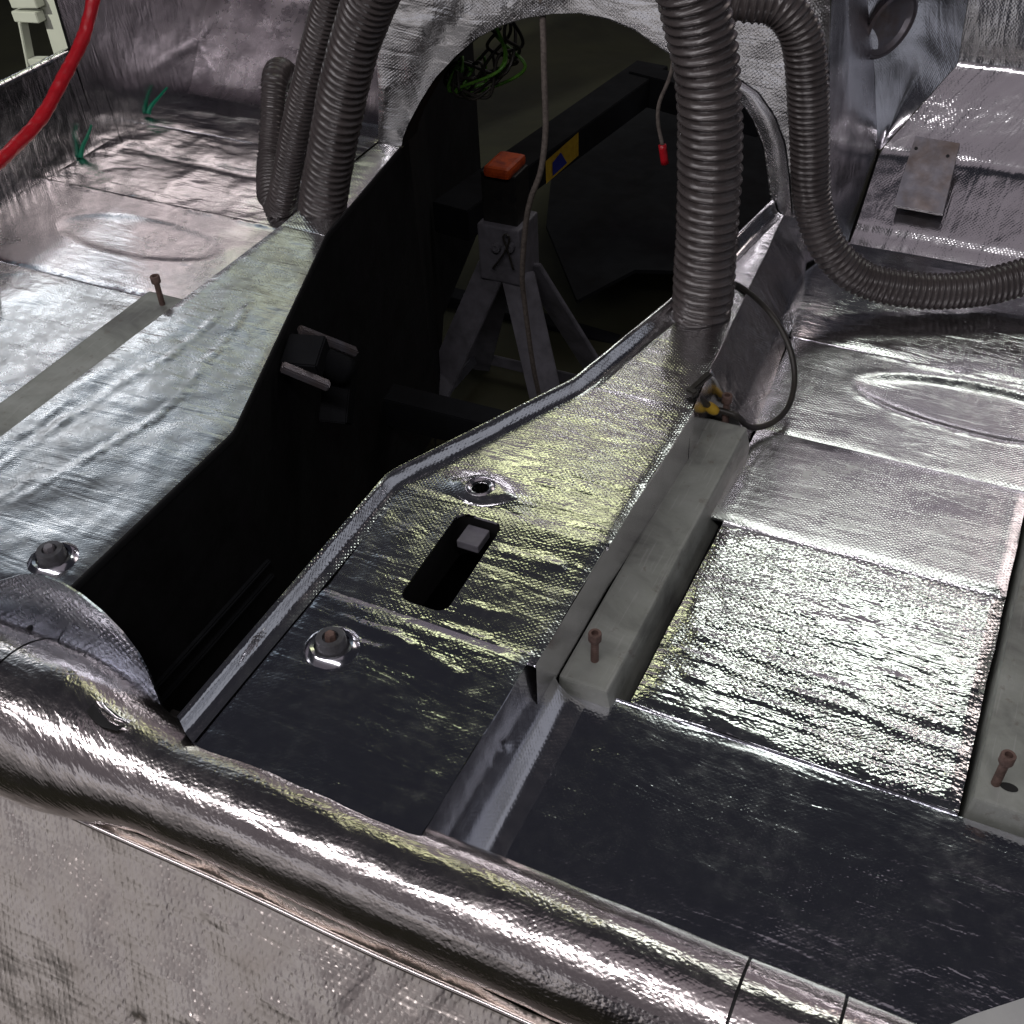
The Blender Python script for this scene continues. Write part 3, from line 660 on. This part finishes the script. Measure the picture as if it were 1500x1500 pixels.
loft('arch_edge', [[(x, y-0.0045, z) for x, y, z in arch], [(x, y+0.004, z-0.001) for x, y, z in arch], [(x, y+0.05, z+0.003) for x, y, z in arch]], 'dark_gap', firewall, 0.008, 0.008, 0.0, 1, 0)
lin = [(-0.984, 1.55, -0.55), (-0.984, 1.55, -0.1)] + arch[:7]
loft('arch_lining', [[(x-.001, y+0.004, z) for x, y, z in lin], [(x-.22, y+0.45, z+.02) for x, y, z in lin], [(x-.34, y+0.9, z+.03) for x, y, z in lin]], 'black', firewall, 0.03, 0.03, 0.0, 1, 0)
lin = arch[-4:] + [(-0.359, 1.55, -0.25)]
loft('arch_lining', [[(x+.001, y+0.004, z) for x, y, z in lin], [(x+.03, y+0.3, z) for x, y, z in lin], [(x+.05, y+0.6, z) for x, y, z in lin]], 'black', firewall, 0.03, 0.03, 0.0, 1, 0)
ar2 = arch[-6:]
loft('foil_arch_strip', [[(x+0.004, y-0.006, z) for x, y, z in ar2], [(x+0.018, y-0.0075, z+0.006) for x, y, z in ar2], [(x+0.030, y-0.005, z+0.010) for x, y, z in ar2]], 'foil_soft', firewall, 0.006, 0.005, 0.0008, 122, 1)
loft('foil_sheet', [[(-0.316, 1.552, 0.001), (-0.300, 1.552, 0.10), (-0.2984, 1.5755, 0.2124), (-0.3280, 1.6093, 0.3817), (-0.325, 1.625, 0.46)],
                    [(-0.295, 1.61, 0.001), (-0.285, 1.65, 0.10), (-0.293, 1.67, 0.228), (-0.316, 1.67, 0.36), (-0.325, 1.71, 0.44)],
                    [(-0.2655, 1.676, 0.001), (-0.262, 1.798, 0.101), (-0.288, 1.798, 0.229), (-0.314, 1.798, 0.327), (-0.325, 1.80, 0.42)]], 'foil_soft', firewall, 0.008, 0.008, 0.002, 123, 1, side=-1)
gl = [(-0.2615, 1.799, 0.1025), (-0.288, 1.8, 0.229), (-0.314, 1.8, 0.327), (-0.325, 1.80, 0.42)]
gr = [(-0.258, 1.803, 0.106), (-0.180, 1.900, 0.214), (-0.186, 1.915, 0.300), (-0.19, 1.933, 0.40)]
loft('gusset', [gl, [tuple((a+b)/2+c for a, b, c in zip(p, q, (0, .012, -.004))) for p, q in zip(gl, gr)], gr], 'foil_soft', firewall, 0.006, 0.006, 0.0022, 124, 2)

# right toe board
tb = []
for k, x in enumerate((0.0, 0.2, 0.45, 1.0)):
    def lx_(a): return a+(0.38-a)*x
    tb.append([(lx_(-0.262), 1.676, 0.0015), (lx_(-0.259), 1.7, 0.026), (lx_(-0.2575), 1.80, 0.103), (lx_(-0.235), 1.83, 0.134), (lx_(-0.179), 1.90, 0.215), (lx_(-0.182), 1.904, 0.245), (lx_(-0.186), 1.918, 0.31), (lx_(-0.19), 1.935, 0.40)])
toe = loft('right_toe_board', tb, 'foil', body, 0.007, 0.007, 0.0022, 125, 1,
     creases=[(((-.258, 1.8, .103), (.38, 1.8, .103)), .002, .005), (((-.26, 1.695, .018), (.3, 1.695, .018)), .0025, .005)])
# bare plate standing on the toe board
pp = [(-0.2052, 1.7600, 0.1522), (-0.1403, 1.7600, 0.1504), (-0.1373, 1.7000, 0.0658), (-0.2101, 1.7000, 0.0672)]
pv = [Vector(p) for p in pp]; pn_ = (pv[1]-pv[0]).cross(pv[3]-pv[0]).normalized()
if pn_.y > 0: pn_ = -pn_
bk = [p-pn_*0.022 for p in pv]
mp_ = mesh_obj('mounting_plate', pv+bk, [(0, 1, 2, 3), (7, 6, 5, 4), (0, 4, 5, 1), (1, 5, 6, 2), (2, 6, 7, 3), (3, 7, 4, 0)], 'plate', toe, smooth=False)
for s_, t_ in ((0.10, 0.17), (0.83, 0.20)):
    c = pv[0]+(pv[1]-pv[0])*s_+(pv[3]-pv[0])*t_+pn_*0.0004
    lathe('plate_hole', [(0.0, 0.0), (0.0026, 0.0)], c, 'dark_gap', toe, 12, axis=pn_)  # flat dark disc, hole depth put into its colour
for s_ in (0.2, 0.8):
    a = pv[3]+(pv[2]-pv[3])*s_+(pv[0]-pv[3])*0.25-pn_*0.004
    bar('plate_foot', a, a-pn_*0.03, 0.02, 0.004, 'dark_gap', toe, bevel=0)
# oval recess pressed into the gusset
oc = Vector((-0.2758, 1.8150, 0.2880)); on = Vector((0.68, -0.71, 0.18)).normalized()
ov = lathe('oval_recess', [(0.0, -0.010), (0.030, -0.009), (0.0375, -0.004), (0.0385, 0.002), (0.041, 0.0015), (0.043, -0.003)], oc, 'plate', firewall, 36, axis=on, squash=(0.74, 1.25))

# pale edge of bodywork, near corner
loft('body_edge', [[(0.0701, 0.4068, 0.1400), (0.0919, 0.4301, 0.1400), (0.1301, 0.4641, 0.1400)], [(0.0758, 0.4046, 0.1350), (0.0978, 0.4269, 0.1350), (0.1361, 0.4594, 0.1350)], [(0.1026, 0.3906, 0.1200), (0.1249, 0.4103, 0.1200), (0.1634, 0.4374, 0.1200)]], 'pale', body, 0.006, 0.006, 0.001, 131, 2)

# ------------------------------------------------------------------ bolts standing in the rails
def bolt(loc, h, tilt, label):
    b = empty('socket_bolt', loc)
    ax = Vector((tilt[0], tilt[1], 1)).normalized()
    tag(b, label, 'bolt', 'socket head bolts in the seat rails')
    lathe('shank', [(0.0042 if q % 2 else 0.0037, -0.01+(h+0.01)*q/26) for q in range(27)], loc, 'rust', b, 16, axis=ax)
    top = Vector(loc)+ax*h
    lathe('head', [(0.0, 0), (0.0060, 0), (0.0066, 0.001), (0.0066, 0.0095), (0.0060, 0.0105), (0.0036, 0.0105), (0.0034, 0.005), (0.0, 0.005)], top, 'rust', b, 18, axis=ax)
bolt((-0.2862, 0.7019, 0.0340), 0.030, (0.01, -0.02), 'rusty socket bolt in the grey rail beside the open tunnel, near end')
bolt((-0.2897, 1.1286, 0.0340), 0.026, (0.0, 0.0), 'socket bolt behind the yellow wire connector, far end of rail')
bolt((0.0909, 0.7104, 0.0340), 0.031, (0.04, 0.02), 'rusty socket bolt in the rail at the right edge')
bolt((-1.0576, 1.0153, 0.0880), 0.034, (0.0, 0.0), 'dark socket bolt in the rail left of the open tunnel')

# ------------------------------------------------------------------ hoses
h1 = hose('corrugated_hose', [(-0.3653, 1.2450, 0.0982), (-0.3639, 1.2450, 0.1307), (-0.3649, 1.2430, 0.2264), (-0.3677, 1.2400, 0.3225), (-0.3758, 1.2350, 0.4102), (-0.3935, 1.2250, 0.4912), (-0.4155, 1.2100, 0.5602)], 0.0385, 0.0125)
tag(h1, 'thick grey brown ribbed hose rising straight from the tunnel, right of the opening', 'hose', 'ribbed hoses')
h2 = hose('corrugated_hose', [(-0.4422, 1.4400, 0.4312), (-0.3984, 1.4400, 0.4258), (-0.3581, 1.4500, 0.4204), (-0.3297, 1.4600, 0.3878), (-0.3168, 1.4700, 0.3335), (-0.3051, 1.4800, 0.2504), (-0.2912, 1.4850, 0.1633), (-0.2604, 1.4800, 0.0995), (-0.2082, 1.4900, 0.0536), (-0.1362, 1.5100, 0.0397), (-0.0672, 1.5400, 0.0394), (-0.0027, 1.5800, 0.0511), (0.0748, 1.6200, 0.0791)], 0.0268, 0.0082)
tag(h2, 'dark brown ribbed hose curving down and away to the right edge', 'hose', 'ribbed hoses')
h3 = hose('corrugated_hose', [(-0.9930, 1.3150, 0.0869), (-0.9821, 1.3150, 0.1202), (-0.9504, 1.3100, 0.2024), (-0.9080, 1.3050, 0.3086), (-0.8737, 1.3000, 0.3779), (-0.8365, 1.2900, 0.4359), (-0.7819, 1.2700, 0.5094)], 0.0355, 0.0118)
tag(h3, 'thick grey brown ribbed hose rising from the tunnel, left of the opening', 'hose', 'ribbed hoses')
h4 = hose('corrugated_hose', [(-1.3804, 1.8000, 0.0704), (-1.3309, 1.7200, 0.1234), (-1.2860, 1.6400, 0.1478), (-1.2733, 1.6000, 0.1059), (-1.2668, 1.5600, 0.0355), (-1.2269, 1.4900, -0.0036), (-1.1940, 1.4600, -0.0068), (-1.1531, 1.4300, 0.0370), (-1.1133, 1.4200, 0.1194), (-1.0639, 1.4100, 0.2190), (-1.0181, 1.4000, 0.3048), (-0.9746, 1.3900, 0.3837), (-0.9167, 1.3700, 0.4729)], 0.0240, 0.0085)
tag(h4, 'thinner dark ribbed hose bent back at floor level behind the left thick hose', 'hose', 'ribbed hoses')
_rp = Perlin(99)
def redr(s, th, L): return 0.0102*(1+0.16*_rp(s*60+0*th, 1.3*np.cos(th)+5+0*s)+0.10*_rp(s*150+0*th, 2*np.sin(th)+9+0*s)+0.05*np.maximum(0, np.sin(s*95+th*0.6))**6)
r_ = tube('red_cable', [(-1.4400, 1.4563, 0.3794), (-1.4400, 1.4150, 0.3300), (-1.4400, 1.3725, 0.2859), (-1.4400, 1.3138, 0.2476), (-1.4400, 1.2462, 0.2082), (-1.4400, 1.1825, 0.1883), (-1.4400, 1.1125, 0.1748), (-1.4400, 1.0153, 0.1674)], 0.013, 'red', sides=20, step=0.004, rfun=redr)
tag(r_, 'bright red taped cable hanging in front of the left sill', 'cable')
t1 = tube('cable_tie', [(-1.6550, 1.4890, 0.0028), (-1.6520, 1.4988, 0.0205), (-1.6450, 1.5107, 0.0366), (-1.6420, 1.5256, 0.0533)], 0.0042, 'green', sides=8, step=0.004, rfun=lambda s, th, L: 0.0050-0.0028*s/L+0*th)
tag(t1, 'green cable tie end by the left sill, nearer the red cable', 'cable tie', 'green cable ties')
t2 = tube('cable_tie', [(-1.6550, 1.6886, 0.0089), (-1.6520, 1.6981, 0.0209), (-1.6450, 1.7219, 0.0335), (-1.6400, 1.7432, 0.0440)], 0.0042, 'green', sides=8, step=0.004, rfun=lambda s, th, L: 0.0050-0.0028*s/L+0*th)
tag(t2, 'green cable tie end by the left sill, nearer the toe board', 'cable tie', 'green cable ties')

# wire loop with yellow connector by the far rail end
w = empty('wire_loop', (-0.2572, 1.1313, 0.0300))
tag(w, 'black wire loop with yellow connector lying by the rail beside the tunnel', 'wire')
tube('wire', [(-0.3600, 1.3303, 0.1000), (-0.3360, 1.3212, 0.1050), (-0.2882, 1.2853, 0.1000), (-0.2540, 1.2631, 0.0750), (-0.2332, 1.2362, 0.0450), (-0.2278, 1.1966, 0.0250), (-0.2402, 1.1673, 0.0150), (-0.2597, 1.1429, 0.0200), (-0.2733, 1.1226, 0.0470), (-0.2890, 1.1223, 0.0500), (-0.3051, 1.1174, 0.0550), (-0.3099, 1.0890, 0.0850), (-0.3149, 1.0672, 0.1080)], 0.0038, 'cable', w, 10)
tube('connector', [(-0.2955, 1.1152, 0.0520), (-0.3031, 1.1137, 0.0560), (-0.3102, 1.1096, 0.0640)], 0.0068, 'yellow', w, 12, 0.004, lambda s, th, L: 0.0068-0.003*np.abs(2*s/L-1)**3+0*th)
bar('terminal', (-0.3179, 1.0659, 0.1100), (-0.3074, 1.1061, 0.1120), 0.009, 0.006, 'cable', w)
bar('terminal_tab', (-0.3229, 1.0683, 0.1100), (-0.3095, 1.0636, 0.1080), 0.010, 0.008, 'cable', w)

# ------------------------------------------------------------------ under the tunnel
YJ = 1.9
js = empty('jack_stand', (-0.97, YJ, -0.70))
tag(js, 'grey four legged jack stand with perforated bar, seen through the open tunnel', 'jack stand')
jc = (-0.9728, 1.9000, -0.3041)
box('column', (jc[0]-0.047, YJ-0.045, -0.315), (jc[0]+0.047, YJ+0.045, -0.190), 'stand', js, 0.004)
box('ratchet_bar', (jc[0]-0.040, YJ-0.030, -0.20), (jc[0]+0.036, YJ+0.03, -0.085), 'ratchet', js, 0.003)
box('saddle', (jc[0]-0.026, YJ-0.046, -0.088), (jc[0]+0.030, YJ+0.036, -0.066), 'orange', js, 0.008)
for sx, sy in ((-1, -1), (1, -1), (-1, 1), (1, 1)):
    bar('leg', (jc[0]+sx*0.030, YJ+sy*0.025, -0.30), (jc[0]+sx*0.185, YJ+sy*0.150, -0.70), 0.070, 0.010, 'stand', js, upv=(sx*0.3, sy, 0.1))
for sy in (-1, 1):
    bar('foot_bar', (jc[0]-0.17, YJ+sy*0.147, -0.66), (jc[0]+0.17, YJ+sy*0.147, -0.66), 0.006, 0.03, 'stand', js)
    bar('foot_bar', (jc[0]+sy*0.175, YJ-0.14, -0.66), (jc[0]+sy*0.175, YJ+0.14, -0.66), 0.006, 0.03, 'stand', js)
for q in ((-0.9758, 1.8500, -0.2320), (-0.9450, 1.8500, -0.2259)): lathe('pin_boss', [(0.010, -0.004), (0.010, 0.006), (0.006, 0.007), (0.006, 0.003), (0, 0.003)], q, 'stand', js, 16, axis=(0, -1, 0))
for q in ((-0.9745, 1.8680, -0.1294), (-0.9447, 1.8680, -0.1284)): lathe('bar_hole', [(0.0, 0.0), (0.009, 0.0)], q, 'dark_gap', js, 16, axis=(0, -1, 0))  # flat dark discs painted for the shade in the holes
tube('pin_clip', [(-0.9361, 1.8430, -0.2711), (-0.9486, 1.8420, -0.2226), (-0.9551, 1.8420, -0.2028), (-0.9471, 1.8420, -0.1938), (-0.9417, 1.8420, -0.2062), (-0.9555, 1.8420, -0.2392), (-0.9822, 1.8420, -0.2770)], 0.0022, 'cable', js, 8)

ch_ = empty('chassis_frame', (-0.9, 2.2, -0.35))
tag(ch_, 'dark steel frame rails crossing under the open tunnel', 'frame')
A = (-1.0050, 2.8188, -0.2400); B = (-1.1209, 1.9253, -0.2400)
bar('side_beam', A, B, 0.09, 0.07, 'chassis', ch_)
bar('cross_beam', (-1.5676, 2.3000, -0.6802), (-0.7096, 2.3000, -0.7427), 0.05, 0.06, 'chassis', ch_)
bar('cross_beam', (-1.0299, 2.7614, -0.2400), (-0.6625, 2.6667, -0.2400), 0.06, 0.08, 'chassis', ch_)
ut = [(-1.4018, 3.0908, -0.5500), (-1.1932, 3.3879, -0.5500), (-0.7045, 3.3465, -0.5500), (-0.5938, 2.4869, -0.5500), (-0.8779, 2.3927, -0.5500), (-0.9541, 2.2063, -0.5500), (-1.1788, 2.5237, -0.5500)]
mesh_obj('shade_sheet', ut+[(x, y, z-.01) for x, y, z in ut], [tuple(range(7)), tuple(range(13, 6, -1))]+[(i, (i+1) % 7, 7+(i+1) % 7, 7+i) for i in range(7)], 'chassis', ch_, smooth=False)  # dark sheet added over the lit ground in place of shade
bar('cross_beam', (-1.0589, 1.3777, -0.3000), (-0.6812, 1.3835, -0.3000), 0.05, 0.06, 'chassis', ch_)
tp = empty('beam_sticker', Vector(A).lerp(Vector(B), .5))
tag(tp, 'yellow sticker with blue print on the dark beam above the jack stand', 'sticker')
Av, Bv = Vector(A), Vector(B); tdir = (Bv-Av).normalized(); sdir = tdir.cross(Vector((0, 0, 1))).normalized()
def on_beam(t, s, h): return Av.lerp(Bv, t)+sdir*s+Vector((0, 0, h))
sd = 0.046 if on_beam(0.5, 0.046, 0).x > on_beam(0.5, -0.046, 0).x else -0.046
mesh_obj('backing', [on_beam(.50, sd, -.024), on_beam(.66, sd, -.034), on_beam(.66, sd, .020), on_beam(.50, sd, .032)], [(0, 1, 2, 3)], 'yellow', tp, smooth=False)
mesh_obj('print', [on_beam(.56, sd*1.03, -.020), on_beam(.63, sd*1.03, -.026), on_beam(.63, sd*1.03, .006), on_beam(.59, sd*1.03, .016)], [(0, 1, 2, 3)], 'blue', tp, smooth=False)
br = empty('gearbox_bracket', (-0.9549, 1.2182, -0.1200))
tag(br, 'dark welded bracket with bright edges inside the left of the tunnel', 'bracket')
bar('bracket_arm', (-0.8486, 1.0370, 0.0844), (-0.8004, 1.0895, 0.0286), 0.016, 0.010, 'plate', br)
bar('bracket_arm', (-0.8223, 0.9565, 0.0835), (-0.7732, 0.9828, 0.0488), 0.016, 0.010, 'plate', br)
bar('bracket_web', (-0.8268, 1.0293, 0.0763), (-0.8141, 0.9815, 0.0613), 0.05, 0.03, 'chassis', br)
bar('bracket_web', (-0.8148, 1.0705, 0.0156), (-0.8025, 1.0206, -0.0455), 0.04, 0.03, 'chassis', br)
tube('bracket_bush', [(-0.8301, 1.0088, 0.0720), (-0.7913, 1.0490, 0.0241)], 0.020, 'chassis', br, 20, 0.01, smooth_n=3)
# ribs and a ledge on the black inner wall
for dz in (0.10, 0.125):
    bar('wall_rib', (-0.772, 0.45, -dz), (-0.772, 0.80, -dz), 0.008, 0.006, 'chassis', tunnel)
box('tunnel_ledge', (-0.772, 0.46, -0.165), (-0.69, 0.585, -0.15), 'ledge', tunnel, 0.003)

cd = tube('hanging_cord', [(-0.7489, 1.6000, 0.3713), (-0.7450, 1.6000, 0.3140), (-0.7401, 1.5900, 0.2371), (-0.7353, 1.5800, 0.1560), (-0.7406, 1.5700, 0.0918), (-0.7591, 1.5700, 0.0418), (-0.7757, 1.5800, -0.0149), (-0.7956, 1.6000, -0.1198), (-0.8036, 1.6200, -0.1877), (-0.8111, 1.6600, -0.3473), (-0.8181, 1.7000, -0.4561)], 0.0048, 'cord', sides=10)
tag(cd, 'long grey brown cord hanging down through the arch past the jack stand', 'cord')
tw = empty('thin_wire', (-0.5089, 1.5000, 0.1709))
tag(tw, 'thin wire with a red crimp end hanging at the right of the arch', 'wire')
tube('wire', [(-0.5031, 1.5000, 0.3449), (-0.5084, 1.5000, 0.2986), (-0.5223, 1.5000, 0.2588), (-0.5230, 1.5000, 0.2294), (-0.5143, 1.5000, 0.1957)], 0.0028, 'cord', tw, 8)
tube('crimp', [(-0.5154, 1.5000, 0.1985), (-0.5100, 1.5000, 0.1707)], 0.0058, 'red', tw, 10, smooth_n=3)
gw = empty('wire_bundle', (-0.9134, 1.7000, 0.1758))
tag(gw, 'bundle of dark and green wires hanging under the arch top', 'wires')
for i in range(9):
    a = rnd.uniform(-12, 12)
    q = [(-0.8532, 1.6800, 0.2876), (-0.8570, 1.7000, 0.2382), (-0.8639, 1.7000, 0.1989), (-0.9144, 1.7000, 0.1619), (-0.9554, 1.7000, 0.1682), (-0.9249, 1.7000, 0.1948), (-0.9073, 1.7000, 0.1709)]
    q = [(p[0]+rnd.uniform(-.03, .03), p[1]+rnd.uniform(-.03, .03), p[2]+rnd.uniform(-.02, .02)) for p in q]
    tube('strand', q, 0.0028, 'leafwire' if i % 3 == 0 else 'cable', gw, 8)

# ------------------------------------------------------------------ outside the left sill
wp = empty('white_cabinet', (-2.7, 2.4, -0.70))
tag(wp, 'white plastic rack with slotted edge standing outside the left sill', 'rack')
YC = 2.35
a0 = (-2.5965, 2.3500, -0.0670); a1 = (-2.6607, 2.3500, -0.2584); a2 = (-2.4585, 2.3500, -0.0882)
box('side_panel', (a0[0], YC, -0.70), (a2[0]+0.25, YC+0.03, 0.6), 'white', wp, 0.006)
b0 = (-2.6691, 2.3300, -0.0860); b1 = (-2.6916, 2.3300, -0.2552)
bar('edge_post', (-2.6517, 2.3300, -0.1201), (-2.6980, 2.3300, -0.3942), 0.010, 0.03, 'white', wp, upv=(0, 1, 0))
for py0, py1 in (((-2.6626, 2.3300, -0.0711), (-2.5659, 2.3300, -0.0614)), ((-2.6686, 2.3300, -0.1074), (-2.5775, 2.3300, -0.1015)), ((-2.6633, 2.3300, -0.2364), (-2.6051, 2.3300, -0.2293))):
    bar('rung', py0, py1, 0.028, 0.03, 'white', wp, upv=(0, 1, 0))
